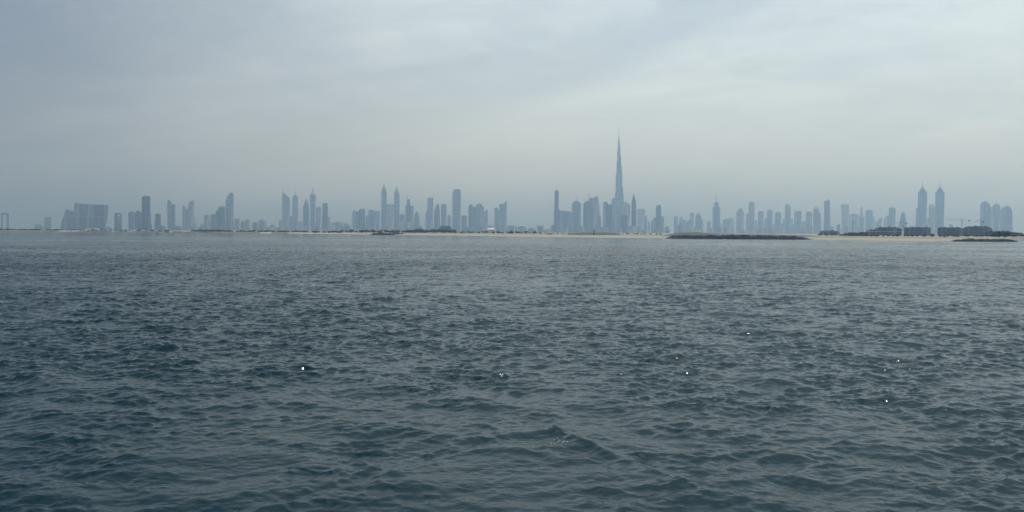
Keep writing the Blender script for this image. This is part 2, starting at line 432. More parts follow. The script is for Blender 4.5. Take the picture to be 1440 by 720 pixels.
def T(x0, D, name, cat, label, mat, parts, base=2.0, zoom=ZOOM, y0=240.0, plant=True, group=GROUP, depth=None):
    D *= DIST(x0)
    xs = []
    for pt in parts:
        v = [float(t) for t in pt[2].split()]
        xs += v[0::2] if pt[1] in 'pq' else [v[0]]
    cx = (min(xs) + max(xs)) / 2
    fr = Frame(x0 + cx / zoom, D, base - 0.4)
    root = tag(empty(name, fr.o, fr.rz), label, cat, group)
    L = lambda a, b: fr.loc(x0 + a / zoom, y0 + b / zoom)
    mpp = D / F / zoom                                   # metres per zoomed pixel
    dep0 = depth
    for i, pt in enumerate(parts):
        pname, typ = pt[0], pt[1]
        v = [float(t) for t in pt[2].split()]
        pm = pt[3] if len(pt) > 3 else mat
        bm = bmesh.new()
        if typ in 'pq':
            P = [L(v[k], v[k + 1]) for k in range(0, len(v), 2)]
            if typ == 'p': P = [(P[0][0], 0.0)] + P + [(P[-1][0], 0.0)]
            w = max(p[0] for p in P) - min(p[0] for p in P)
            if dep0 is None: dep0 = min(46.0, max(16.0, 0.85 * w))
            dd = min(dep0, max(2.0, 1.1 * w)) if i else dep0
            off = 0.0 if i == 0 else 1.1 + 0.7 * i
            if i and dd < dep0 * 0.8: off = (dep0 - dd) / 2 + 0.07 * i
            prism(bm, P, off, off + dd)
            o = link(pname, bm, MF[pm] if isinstance(pm, int) else pm, root)
            if i == 0 and plant and w > 16:
                # plant rooms and lift overruns on the flat part of the roof
                zt = max(p[1] for p in P); flat = [p for p in P if p[1] > zt - 2.5]
                a, b = min(p[0] for p in flat), max(p[0] for p in flat)
                if b - a > 0.6 * w:
                    bm = bmesh.new(); rng = random.Random(int(cx * 13 + D))
                    c = a + (b - a) * rng.uniform(0.35, 0.6); hw = (b - a) * rng.uniform(0.14, 0.24)
                    zf = min(p[1] for p in flat) - 0.5
                    box(bm, c - hw, c + hw, dd * 0.3, dd * 0.7, zf, zt + rng.uniform(2.5, 5.5))
                    link('plant_room', bm, M_CONC, root)
        else:
            c = L(v[0], v[1])[0]; rest = v[1:]
            prof = []
            for k in range(0, len(rest), 2):
                z = L(v[0], rest[k])[1]; prof.append((max(z, 0.0), rest[k + 1] * mpp * (1.7 if pname in ('mast', 'antenna', 'spire') and zoom == ZOOM else 1.0)))
            if dep0 is None: dep0 = min(46.0, 2 * max(r for _, r in prof))
            lathe(bm, c, dep0 / 2 + 0.05 * i, prof, 14 if max(r for _, r in prof) > 4 else 6)
            link(pname, bm, MF[pm] if isinstance(pm, int) else pm, root, False)
    return root

# --- far end, hollow frame and hotel
T(0, 7800, 'frame_tower', 'landmark', 'huge hollow rectangular frame standing beyond the low shore, two pillars and a bridge', 3,
  [('pillar', 'p', '8 408 24 408'), ('pillar', 'p', '62 408 86 408'), ('bridge', 'q', '24 408 62 408 62 423 24 423')], plant=False)
T(0, 8600, 'office_block', 'building', 'very faint lone block in thick haze between hollow frame and huge hotel', 3,
  [('main_block', 'p', '424 540 430 450 492 447 494 540'), ('side_wing', 'p', '335 530 345 518 385 518 410 530')])
T(0, 6300, 'hotel', 'hotel', 'huge wide hotel block with stepped sloping wing, broadest building of the skyline', 0,
  [('main_block', 'p', '714 555 714 316 775 319 830 320 860 325 900 327 960 328 1045 331 1040 430 1030 500 1018 555'),
   ('sloping_wing', 'p', '580 555 600 480 632 377 640 373 664 378 672 389 712 394'),
   ('roof_frame', 'q', '664 371 702 371 702 377 664 377'),
   ('facade_rib', 'q', '860 332 868 332 868 540 860 540', 4), ('facade_rib', 'q', '925 332 931 332 931 540 925 540', 4),
   ('facade_rib', 'q', '985 334 990 334 990 540 985 540', 4), ('roof_plant', 'q', '720 308 752 308 752 316 720 316', M_CONC)], plant=False)
T(70, 6900, 'arched_tower', 'tower', 'pale round-topped tower with hollow centre, next after the huge wide hotel', 0,
  [('tower_leg', 'p', '622 425 626 414 640 408 652 408'), ('tower_leg', 'p', '678 408 688 412 697 425 697 520'),
   ('arch_top', 'q', '652 408 678 408 678 420 652 424'), ('recessed_core', 'q', '652 440 678 440 678 575 652 575', 1)], plant=False)
T(70, 6750, 'apartment_block', 'building', 'blocky building with two roof humps just before the flat dark tower by the hotel', 0,
  [('main_block', 'p', '757 410 765 400 785 396 790 390 800 391 808 402 832 402 840 386 858 385 866 398 886 400'),
   ('podium', 'p', '755 520 985 520', 1)])
T(70, 6600, 'slab_tower', 'tower', 'tall plain flat-topped tower rising from two-humped block near the huge hotel', 3,
  [('shaft', 'p', '886 255 892 248 965 247 968 255'), ('lower_shaft', 'p', '880 420 975 420')])
T(70, 6800, 'office_block', 'building', 'short flat-topped tower standing alone beside the tall plain flat-topped tower', 3,
  [('shaft', 'p', '1016 420 1070 420'), ('podium', 'p', '1010 490 1072 490')])
# --- paired towers
T(220, 6900, 'twin_blade_tower', 'tower', 'slim pair of joined blades, front one lower and bluer, before the V-notched pair', 0,
  [('rear_blade', 'p', '104 300 112 285 122 279 132 290 146 306'), ('front_blade', 'p', '133 332 142 326 180 325', 3)], plant=False)
T(220, 7100, 'notched_twin_tower', 'tower', 'pair of towers meeting in a deep V notch, one sharply pointed', 0,
  [('pointed_tower', 'p', '250 360 256 335 263 325 270 338 284 362 300 378'), ('curved_tower', 'p', '301 372 310 318 320 297 340 288 366 287', 1),
   ('low_wing', 'p', '368 500 390 500', 4)], plant=False)
T(220, 7300, 'office_block', 'building', 'low pale block at the feet of joined blades and V-notched pair', 4, [('main_block', 'p', '185 536 248 533')])
T(220, 6700, 'apartment_block', 'building', 'short block with open square roof frame, before the sail-topped tower', 1,
  [('main_block', 'p', '461 432 520 432'), ('roof_frame', 'q', '463 424 498 424 498 429 463 429'), ('low_wing', 'p', '420 516 461 516')])
T(220, 6800, 'office_block', 'building', 'plain block squeezed between roof-frame block and stepped block by sail-topped tower', 0,
  [('main_block', 'p', '525 428 540 420 572 420')])
T(220, 6650, 'stepped_block', 'building', 'broad tower with one step in its roof, joined to the sail-topped tower', 3,
  [('main_block', 'p', '598 357 606 350 662 350'), ('lower_shoulder', 'p', '571 388 582 382 598 381')])
T(220, 6500, 'sail_tower', 'tower', 'tall tower with curved sail top and pale vertical strip, rising above stepped block', 0,
  [('shaft', 'p', '667 300 674 268 688 238 704 222 720 209 736 213 742 228 742 300'), ('pale_strip', 'q', '722 225 730 225 730 560 722 560', 4),
   ('low_wing', 'p', '640 520 668 520')], plant=False)
T(220, 6600, 'apartment_block', 'building', 'small block with dark roof cap, first of four beside the sail-topped tower', 1,
  [('main_block', 'p', '752 475 803 475'), ('roof_slab', 'q', '748 467 806 467 806 475 748 475', 3)], plant=False)
T(220, 6850, 'office_block', 'building', 'lower block attached to pinkish block, second of four beside the sail-topped tower', 0, [('main_block', 'p', '812 493 845 491')])
T(220, 6700, 'apartment_block', 'building', 'pinkish-grey square block, third of four beside the sail-topped tower', 2,
  [('main_block', 'p', '846 482 852 475 900 475 905 482')])
T(220, 6900, 'office_block', 'building', 'low square block next to white-edged block, halfway between sail and slant-topped towers', 0, [('main_block', 'p', '926 503 980 502')])
T(220, 6600, 'apartment_block', 'building', 'short block with white edges before the slant-topped towers', 1,
  [('main_block', 'p', '984 478 1048 477'), ('white_edge', 'p', '1050 484 1062 484', 4)])
T(360, 6600, 'office_block', 'building', 'tiny domed block on its own just before the slant-topped tower', 1, [('main_block', 'p', '128 530 140 521 176 521 190 530')])
# --- slant-topped pair and bulb-topped group
T(360, 7400, 'slant_topped_tower', 'tower', 'tall tower with knife-like slanted roof and thin mast', 0,
  [('shaft', 'p', '251 224 262 208 268 213 326 266'), ('mast', 'l', '262 160 1.2 215 2.0', M_STEEL), ('podium', 'p', '220 476 248 476'),
   ('side_wing', 'p', '328 440 349 440', 3)], plant=False)
T(360, 7550, 'spired_tower', 'tower', 'slim square tower with pyramid cap and mast beside the knife-roofed tower', 0,
  [('shaft', 'p', '351 262 405 262'), ('pyramid_cap', 'q', '353 262 362 240 378 234 395 240 404 262'), ('mast', 'l', '380 188 1.2 236 2.2', M_STEEL)], plant=False)
T(360, 7200, 'office_block', 'building', 'low block filling the gap before the smaller pointed tower', 1, [('main_block', 'p', '405 492 430 488 455 488')])
T(360, 6900, 'pointed_tower', 'tower', 'smaller of two pointed towers, dome tip well below its bulb-topped neighbour', 3,
  [('shaft', 'p', '455 342 512 342'), ('crown', 'l', '485 272 3 285 8 305 16 325 23 344 28')], plant=False)
T(360, 7000, 'bulb_topped_tower', 'tower', 'tallest of its group, waisted tower swelling to a pointed bulb with spire', 0,
  [('shaft', 'p', '525 340 572 340'), ('bulb', 'l', '548 184 4 207 9 220 20 236 29 262 29 300 27 342 24'), ('spire', 'l', '548 160 1.2 186 3.6', M_STEEL),
   ('low_wing', 'p', '518 490 580 490')], plant=False)
T(360, 7150, 'slab_tower', 'tower', 'flat-topped tower wedged between bulb-topped tower and taller dark slab', 1,
  [('shaft', 'p', '579 358 585 352 626 351')])
T(360, 6700, 'slab_tower', 'tower', 'dark slab with inset roof band on wider base, beside bulb-topped group', 3,
  [('shaft', 'p', '640 318 646 315 690 315 692 318'), ('base_block', 'p', '632 447 716 447', 0)])
T(360, 6500, 'office_block', 'building', 'broad low block alone in the gap after the dark slab', 0, [('main_block', 'p', '728 504 745 500 820 500 835 506')])
T(360, 6700, 'office_block', 'building', 'small low block with rounded roof just before the notched grey tower', 1, [('main_block', 'p', '845 520 855 513 895 513 905 520')])
# --- notched towers, twin spired towers
T(480, 5900, 'apartment_tower', 'tower', 'pair of joined grey blocks with notched and rounded roofs, behind the small rock mound', 0,
  [('lower_block', 'p', '106 396 118 383 135 387 150 391 168 392'), ('taller_block', 'p', '168 382 178 370 195 367 220 367 230 374', 3)], plant=False)
T(480, 6100, 'office_block', 'building', 'wide slanting-roofed block between joined grey blocks and the twin spired towers', 0,
  [('main_block', 'p', '254 394 272 376 300 380 330 387 370 390'), ('low_wing', 'p', '235 440 254 438')])
def spired(R0, D, label, dx, top, tip):
    T(R0, D, 'spired_tower', 'tower', label, 0,
      [('shaft', 'p', f'{385+dx} {205+top} {437+dx} {205+top}'),
       ('crown', 'l', f'{411+dx} {145+top} 6 {158+top} 10 {170+top} 17 {185+top} 22 {206+top} 25'),
       ('spire', 'l', f'{411+dx} {tip} 1.5 {148+top} 5', M_STEEL)], plant=False)
spired(480, 6500, 'taller of the twin spired towers flanking a flat block', 0, 0, 122)
spired(480, 6520, 'shorter of the twin spired towers flanking a flat block', 124, 24, 152)
T(480, 6800, 'slab_tower', 'tower', 'flat broad block standing between the twin spired towers', 1, [('shaft', 'p', '434 326 512 325')])
T(480, 6700, 'office_block', 'building', 'lower round-roofed block between the shorter spired twin and the masted tower', 0,
  [('main_block', 'p', '560 430 576 420 598 418 612 430')])
T(480, 6400, 'masted_tower', 'tower', 'three-step tower with thin off-centre mast, near the twin spired towers', 3,
  [('shaft', 'p', '616 337 668 335'), ('upper_block', 'q', '631 276 662 275 662 335 631 335'), ('side_wing', 'p', '668 340 699 338', 0),
   ('mast', 'l', '634 222 1.2 277 2.0', M_STEEL)], plant=False)
T(480, 6300, 'bullet_tower', 'tower', 'small bullet-nosed tower with curved tapering sides, beyond the masted tower', 0,
  [('shaft', 'p', '703 460 708 430 716 402 726 388 738 398 748 430 754 470 761 570')], plant=False)
T(480, 6000, 'office_block', 'building', 'low infill block at the feet of masted and bullet-nosed towers', 1, [('main_block', 'p', '556 500 704 490')])
# --- stepped tower to tall slab
T(480, 6350, 'shouldered_tower', 'tower', 'tower with wide lower shoulder and narrow flat upper block, after the bullet-nosed tower', 0,
  [('shaft', 'p', '830 263 886 262'), ('lower_shoulder', 'p', '810 470 816 405 830 382'), ('roof_band', 'q', '828 262 888 262 888 269 828 269', 3)], plant=False)
T(480, 6450, 'slab_tower', 'tower', 'narrow-crowned tower with sloped shoulder, touching the wide-shouldered tower', 3,
  [('shaft', 'p', '894 400 902 372 912 350 915 328 922 321 938 322 945 345 950 400 952 520')], plant=False)
T(480, 6550, 'slab_tower', 'tower', 'slim slab with thin roof cap standing clear before the tallest flat slab', 0,
  [('shaft', 'p', '961 330 1013 330'), ('roof_cap', 'q', '968 322 1006 322 1006 330 968 330', 3)], plant=False)
T(480, 6750, 'office_block', 'building', 'short round-topped block tucked beside the tallest flat slab', 1, [('main_block', 'p', '1022 440 1030 427 1046 425 1058 440')])
T(590, 6200, 'tall_slab_tower', 'tower', 'tallest flat slab short of the supertall needle, pale sky-lobby bands near its top', 0,
  [('shaft', 'p', '316 330 318 215 326 200 397 200 397 330'), ('crown', 'q', '326 200 330 181 340 179 386 178 392 184 395 200'),
   ('pale_band', 'q', '317 300 397 300 397 308 317 308', 4), ('pale_band', 'q', '350 362 397 358 397 366 350 370', 4)], plant=False)
T(590, 6500, 'office_block', 'building', 'short slab with low rounded roof, second after the tallest flat slab', 3, [('main_block', 'p', '404 438 415 433 448 433 458 438')])
T(590, 6050, 'tower_cluster', 'tower', 'broad joined cluster of peaked apartment towers above the white dome', 0,
  [('middle_block', 'p', '541 345 552 325 566 319 596 318 604 340 622 352'), ('front_block', 'p', '471 350 482 326 500 322 511 340 520 349 541 351', 3),
   ('rear_block', 'p', '622 392 638 388 648 374 656 371 658 400', 1)], plant=False)
T(590, 6250, 'wedge_tower', 'tower', 'lower of the slanted pair, roof stepping down towards a sharp-cornered tower', 0,
  [('shaft', 'p', '722 360 752 356 764 380 784 408 790 430')], plant=False)
T(590, 6350, 'wedge_tower', 'tower', 'sharp-cornered tower whose roof rises to a pointed corner, behind its lower partner', 0,
  [('shaft', 'p', '768 321 808 321 822 306 838 288 840 330'), ('corner_fin', 'p', '838 286 842 288', 4)], plant=False)
T(590, 5200, 'apartment_block', 'building', 'low wide rounded block just after the slanted pair, above the beach', 1, [('main_block', 'p', '840 545 860 530 905 528 940 540')])
T(590, 5300, 'apartment_block', 'building', 'second low wide block beyond the slanted pair, lumpy roof above the beach', 0, [('main_block', 'p', '948 552 962 538 1005 535 1028 550')])
T(740, 5600, 'apartment_block', 'building', 'low mound-shaped block between lumpy-roofed block and four-posted building', 1, [('main_block', 'p', '5 575 25 555 55 548 82 556 95 568')])
T(740, 5400, 'water_works', 'building', 'low building with raised corner posts, just before the slim masted tower', 0,
  [('main_block', 'p', '106 534 166 534'), ('corner_post', 'q', '106 524 112 524 112 534 106 534'), ('corner_post', 'q', '158 524 164 524 164 534 158 534')], plant=False)
T(740, 5800, 'office_block', 'building', 'long low shed at the foot of the slim masted tower', 4, [('main_block', 'p', '180 568 200 564 262 565')])
# --- around the supertall needle
T(740, 5900, 'masted_tower', 'tower', 'slim tall tower with short mast rising from a wide block, before the supertall needle', 3,
  [('shaft', 'p', '273 198 313 196'), ('lower_shaft', 'p', '268 375 325 375'), ('roof_cap', 'q', '282 190 304 190 304 197 282 197'), ('mast', 'l', '293 162 1.3 192 2.4', M_STEEL)], plant=False)
T(740, 6100, 'office_block', 'building', 'broad flat block joining slim masted tower to the round-shouldered tower', 0, [('main_block', 'p', '314 384 340 386 400 391 425 394 442 406')])
def crane_on_roof(R0, D, label, x, ytop, ybase, jx, jy):
    """small luffing crane standing on a roof"""
    fr = Frame(R0 + x / ZOOM, D * DIST(R0) + 12, 2.0)
    L = lambda a, b: fr.loc(R0 + a / ZOOM, 240 + b / ZOOM)
    a = L(x, ybase); b = L(x, ytop); c = L(jx, jy)
    o = tag(empty('roof_crane', fr.o + Vector((0, 0, a[1])), fr.rz), label, 'crane', 'small cranes on unfinished tower tops')
    z0 = a[1]
    bm = bmesh.new(); bar(bm, (a[0], 0, 0), (b[0], 0, b[1] - z0), 1.1); link('mast', bm, M_RED, o)
    bm = bmesh.new(); bar(bm, (b[0], 0, b[1] - z0 - 3), (c[0], 0, c[1] - z0), 0.8); link('jib', bm, M_RED, o)
    bm = bmesh.new(); s = -1 if c[0] > b[0] else 1; box(bm, b[0] + s * 6 - 2.5, b[0] + s * 6 + 2.5, -1.5, 1.5, b[1] - z0 - 6, b[1] - z0 - 2)
    bar(bm, (b[0], 0.2, b[1] - z0 - 3.5), (b[0] + s * 6, 0.2, b[1] - z0 - 4), 0.7); link('counterweight', bm, M_DARK, o)
T(740, 5950, 'round_shouldered_tower', 'tower', 'round-shouldered tower with a crane on its roof, two before the supertall needle', 0,
  [('shaft', 'p', '440 330 446 310 460 300 462 291 500 290 505 302 522 310 528 330')])
crane_on_roof(740, 5950, 'tiny crane on the round-shouldered tower', 488, 262, 292, 500, 248)
T(740, 6000, 'tower_cluster', 'tower', 'cluster of three joined slabs with cranes on top, just before the supertall needle', 0,
  [('middle_slab', 'p', '604 270 612 263 648 263'), ('front_slab', 'p', '550 330 562 304 582 291 604 291', 3), ('rear_slab', 'p', '650 262 660 251 692 250 697 290 706 340 708 440', 1),
   ('low_wing', 'p', '706 440 719 440')], plant=False)
crane_on_roof(740, 6000, 'tiny crane over the middle slab of the three-slab cluster', 606, 238, 270, 618, 228)
crane_on_roof(740, 6010, 'tiny crane over the highest slab of the three-slab cluster', 684, 232, 252, 672, 222)
T(740, 5700, 'office_block', 'building', 'low block in the slit between three-slab cluster and the needle block', 1, [('main_block', 'p', '718 548 748 545')])
T(740, 5850, 'apartment_tower', 'tower', 'broad round-cornered block directly in front of the supertall needle', 3,
  [('main_block', 'p', '770 327 828 325'), ('corner_tower', 'p', '742 312 748 302 762 298 784 304 790 325', 0), ('rear_block', 'p', '824 275 834 266 856 266', 0)], plant=False)
# the needle itself, in its own enlargement (x from 830, y from 170)
Z2 = 720.0 / 170.0
T(830, 6937, 'supertall_tower', 'tower', 'supertall needle tower tapering in steps to a fine spire, tallest of the skyline', 0,
  [('core_tier', 'p', '157 268 190 268 190 300'), ('outer_tier', 'p', '152 314 191 314', 0), ('outer_tier', 'p', '152 396 196 396', 0),
   ('lower_tier', 'p', '147 432 199 432', 0), ('lower_tier', 'p', '140 480 205 480', 0),
   ('upper_tier', 'q', '157 240 184 240 184 268 157 268'), ('upper_tier', 'q', '161 208 184 208 184 240 161 240'),
   ('upper_tier', 'q', '161 176 180 176 180 208 161 208'), ('upper_tier', 'q', '164.5 148 180 148 180 176 164.5 176'),
   ('upper_tier', 'q', '164.5 124 176 124 176 148 164.5 148'), ('upper_tier', 'q', '167.5 104 175 104 175 124 167.5 124'),
   ('spire', 'l', '170.8 27 0.7 66 1.1 86 1.5 87 2.2 105 2.6', M_STEEL)], zoom=Z2, y0=170.0, plant=False, depth=46)
T(840, 6200, 'apartment_tower', 'tower', 'round-topped block at the foot of the supertall needle, facing the pencil-shaped tower', 4,
  [('main_block', 'p', '248 325 260 309 278 304 300 312 318 335 320 400')], plant=False)
T(840, 5750, 'office_block', 'building', 'darker flat block at the base of the supertall needle, half its neighbours\' height', 3, [('main_block', 'p', '222 433 296 431')])
T(840, 5600, 'pencil_tower', 'tower', 'dark pencil-shaped tower with pointed top close beside the supertall needle', 3,
  [('shaft', 'p', '330 330 332 300 372 300 375 330'), ('pointed_crown', 'q', '332 300 338 268 346 236 350 228 355 236 365 268 372 300'), ('spire', 'l', '351 212 1.2 232 3.0', M_STEEL)], plant=False)
T(840, 7100, 'office_block', 'building', 'pale hazy block with sloping roof behind the dark pencil-shaped tower', 4, [('main_block', 'p', '378 378 400 370 425 365 448 366 462 380')])
T(840, 6900, 'office_block', 'building', 'narrow grey block at the edge of the pale sloping-roofed block', 0, [('main_block', 'p', '452 441 480 440')])
T(840, 7000, 'office_block', 'building', 'narrow peaked block alone, between pale sloping block and the raised-shaft tower', 1, [('main_block', 'p', '486 495 494 482 506 490')])
T(840, 6000, 'raised_shaft_tower', 'tower', 'tower with dark central shaft above two lower wings, first beyond the pencil-shaped tower', 3,
  [('shaft', 'p', '565 345 575 335 585 330 600 328 615 340 616 440'), ('stepped_wing', 'p', '516 510 530 475 545 455 565 450', 0), ('flat_wing', 'p', '616 440 643 440', 0)], plant=False)
T(840, 6300, 'office_block', 'building', 'low flat block beside the raised-shaft tower, before the long breakwater', 4, [('main_block', 'p', '648 543 700 541')])
# --- behind the long breakwater
T(840, 7400, 'apartment_tower', 'tower', 'first and narrowest of the low towers behind the near end of the breakwater', 0, [('shaft', 'p', '738 445 745 440 775 440')])
T(840, 7500, 'apartment_tower', 'tower', 'flat twin-humped low tower, second behind the near end of the breakwater', 1, [('shaft', 'p', '788 452 796 448 822 448'), ('low_wing', 'p', '823 474 858 471', 0)])
T(840, 7450, 'stepped_block', 'building', 'sloping-roofed block leading up to a flat tower, behind the breakwater', 0, [('main_block', 'p', '858 498 880 478 897 464')], plant=False)
T(840, 7600, 'apartment_tower', 'tower', 'flat-topped tower between sloping-roofed block and domed tower', 1, [('shaft', 'p', '895 412 902 408 932 408')])
T(840, 7350, 'domed_tower', 'tower', 'broad dome-topped tower with low shoulder, before the tall masted square tower', 3,
  [('shaft', 'p', '945 445 952 432 1000 432 1004 445'), ('dome', 'l', '973 400 3 408 11 418 18 433 24'), ('side_wing', 'p', '1004 470 1020 474', 0)], plant=False)
T(980, 7300, 'office_block', 'building', 'low block in the gap before the tall masted square tower', 1, [('main_block', 'p', '97 498 110 490 135 492')])
T(980, 6900, 'masted_tower', 'tower', 'tall square tower with long central mast, standing behind the breakwater', 3,
  [('shaft', 'p', '166 308 170 305 208 305 210 345'), ('side_wing', 'p', '152 350 165 348', 0), ('side_wing', 'p', '210 350 225 352', 0), ('mast', 'l', '186 228 1.4 306 2.4', M_STEEL)], plant=False)
T(980, 7200, 'office_block', 'building', 'low narrow block touching the tall masted square tower', 4, [('main_block', 'p', '226 512 242 512')])
T(980, 7000, 'apartment_block', 'building', 'short wide block with flat step, beside the tall masted square tower', 1,
  [('main_block', 'p', '288 464 300 460 353 460 356 530'), ('lower_block', 'p', '250 476 262 469 288 469', 0)])
T(980, 7150, 'domed_tower', 'tower', 'wide dome-shouldered tower, first of the close row behind the breakwater', 1,
  [('shaft', 'p', '378 402 392 402 455 402'), ('crown', 'q', '383 402 390 385 402 370 420 361 436 369 446 384 452 402')], plant=False)
T(980, 7250, 'raised_shaft_tower', 'tower', 'tallest flat-topped shaft of the close row, with lower wing each side', 0,
  [('shaft', 'p', '501 312 506 302 515 300 545 300 552 306 555 320'), ('side_wing', 'p', '472 420 480 412 500 408', 1), ('side_wing', 'p', '555 475 582 478', 1)], plant=False)
T(980, 7350, 'apartment_tower', 'tower', 'round-cornered tower with inset roof, third of the close row', 1,
  [('shaft', 'p', '590 405 596 396 603 391 632 391 640 398 642 410')])
T(980, 7300, 'horned_tower', 'tower', 'tower with two thin roof masts like horns, in the close row', 0,
  [('shaft', 'p', '678 386 730 385'), ('side_wing', 'p', '654 457 678 455', 1), ('mast', 'l', '681 356 1.2 387 1.8', M_STEEL), ('mast', 'l', '728 354 1.2 387 1.8', M_STEEL)])
T(980, 7400, 'apartment_tower', 'tower', 'short dome-cornered tower just after the horned tower', 1, [('shaft', 'p', '753 420 757 408 770 400 800 399 810 408 813 422')])
T(980, 7280, 'domed_tower', 'tower', 'tall dome-topped shaft over symmetrical square wings, near the far end of the breakwater', 0,
  [('shaft', 'p', '850 345 905 345'), ('dome', 'l', '877 314 8 320 16 330 23 346 27'), ('base_wing', 'p', '829 460 926 458', 1)], plant=False)
T(980, 7380, 'apartment_tower', 'tower', 'tower with two raised roof corners, next after the tall dome-topped shaft', 0,
  [('shaft', 'p', '940 392 948 388 965 389 972 396 980 390 990 385 1004 390 1008 430'), ('side_wing', 'p', '1008 488 1030 486', 1)], plant=False)
T(980, 7480, 'apartment_block', 'building', 'long low block filling the feet of the close row behind the breakwater', 1, [('main_block', 'p', '570 518 640 512 700 515 760 520 850 512 940 515 1030 512 1090 515')])
T(1080, 7250, 'domed_tower', 'tower', 'lower of two joined dome-topped towers closing the row', 1,
  [('shaft', 'p', '367 402 427 402'), ('dome', 'l', '398 371 4 378 12 388 21 403 29'), ('low_wing', 'p', '335 488 367 488')], plant=False)
T(1080, 7200, 'domed_tower', 'tower', 'higher of two joined dome-topped towers closing the row', 0,
  [('shaft', 'p', '437 372 494 372'), ('dome', 'l', '466 337 4 346 12 356 20 373 28'), ('side_wing', 'p', '494 402 509 410 511 540')], plant=False)
T(1080, 6800, 'slab_tower', 'tower', 'lone slender tower with jagged roof corner, standing clear after the domed pair', 3,
  [('shaft', 'p', '542 296 548 290 560 286 568 292 574 288 580 275 588 280 596 284 597 330 602 590')], plant=False)
T(1080, 7500, 'leaning_tower', 'tower', 'pale broad slab whose one edge slopes inward towards its foot', 4,
  [('shaft', 'p', '714 590 702 327 780 326 780 590')])
T(1080, 7700, 'office_block', 'building', 'broad flat block attached to the pale inward-sloping slab', 4, [('main_block', 'p', '782 425 790 421 865 422 884 440')])
T(1080, 7600, 'chimney_tower', 'tower', 'thin tower like a chimney with red-banded top on a square block', 0,
  [('chimney', 'p', '893 380 912 380'), ('red_band', 'q', '894 352 911 352 911 380 894 380', M_RED), ('base_block', 'p', '878 446 930 444', 1)], plant=False)
T(1080, 7550, 'apartment_tower', 'tower', 'flat-topped block with one low shoulder, after the red-banded chimney', 0,
  [('shaft', 'p', '940 388 950 381 1000 380 1010 386'), ('side_wing', 'p', '1010 442 1027 440', 1)])
T(1080, 7900, 'office_block', 'building', 'faint low mound of blocks before the pale inward-sloping slab', 4, [('main_block', 'p', '678 575 690 562 712 560')])
T(1180, 7650, 'office_block', 'building', 'low stepped block halfway between red-banded chimney and egg-shaped tower', 1, [('main_block', 'p', '378 465 388 458 416 458'), ('low_wing', 'p', '344 490 378 488')])
T(1180, 7350, 'stepped_tower', 'tower', 'tower stepping up to a high block with two antennas, before the egg-shaped tower', 0,
  [('shaft', 'p', '480 362 545 360'), ('stepped_wing', 'p', '432 480 440 455 458 436 480 430', 1), ('antenna', 'l', '502 336 1.3 362 1.8', M_STEEL), ('antenna', 'l', '522 330 1.3 362 1.8', M_STEEL)])
T(1180, 7100, 'egg_shaped_tower', 'tower', 'small egg-shaped tower with pointed rounded top, before the twin crowned towers', 3,
  [('shell', 'l', '620 392 5 400 12 418 19 440 24 470 29 510 32 580 32')], plant=False)
def crowned(R0, D, label, dx, dy, wing):
    pts = [('shaft', 'p', f'{761+dx} {206+dy} {849+dx} {206+dy}'), ('setback', 'q', f'{776+dx} {182+dy} {834+dx} {182+dy} {834+dx} {206+dy} {776+dx} {206+dy}'),
           ('setback', 'q', f'{787+dx} {171+dy} {823+dx} {171+dy} {823+dx} {182+dy} {787+dx} {182+dy}'),
           ('lantern', 'l', f'{805+dx} {152+dy} 3 {158+dy} 9 {171+dy} 10'), ('mast', 'l', f'{805+dx} {112+dy} 1.2 {153+dy} 2.4', M_STEEL),
           ('cornice', 'q', f'{757+dx} {206+dy} {853+dx} {206+dy} {853+dx} {211+dy} {757+dx} {211+dy}', 1)]
    if wing: pts.append(('side_wing', 'p', f'{741+dx} 360 {761+dx} 357', 0))
    T(R0, D, 'crowned_tower', 'tower', label, 0, pts, plant=False)
crowned(1180, 6780, 'one of the twin crowned towers, with a lower wing facing the egg-shaped tower', 0, 0, True)
crowned(1180, 6760, 'one of the twin crowned towers, nearer the tall level-jib crane', 168, 0, False)
T(1180, 7200, 'domed_tower', 'tower', 'small round-topped tower between the twin crowned towers', 4,
  [('shaft', 'p', '866 352 930 352'), ('dome', 'l', '895 306 4 314 14 326 22 340 28 353 31'), ('low_block', 'p', '850 455 938 455', 0)], plant=False)
T(1280, 7000, 'round_topped_tower', 'tower', 'three joined round-topped blocks forming one wide mass at the end of the skyline', 0,
  [('tall_block', 'p', '676 340 682 318 695 303 720 298 748 304 765 320 774 345 776 400'), ('middle_block', 'p', '776 365 790 345 810 326 850 322 866 340 870 365', 1),
   ('low_block', 'p', '870 380 886 365 905 349 940 341 965 350 980 378 985 420 987 580', 0), ('mast', 'l', '722 276 1.2 300 1.8', M_STEEL),
   ('mast', 'l', '832 292 1.2 325 1.8', M_STEEL), ('mast', 'l', '936 318 1.2 343 1.8', M_STEEL)], plant=False)

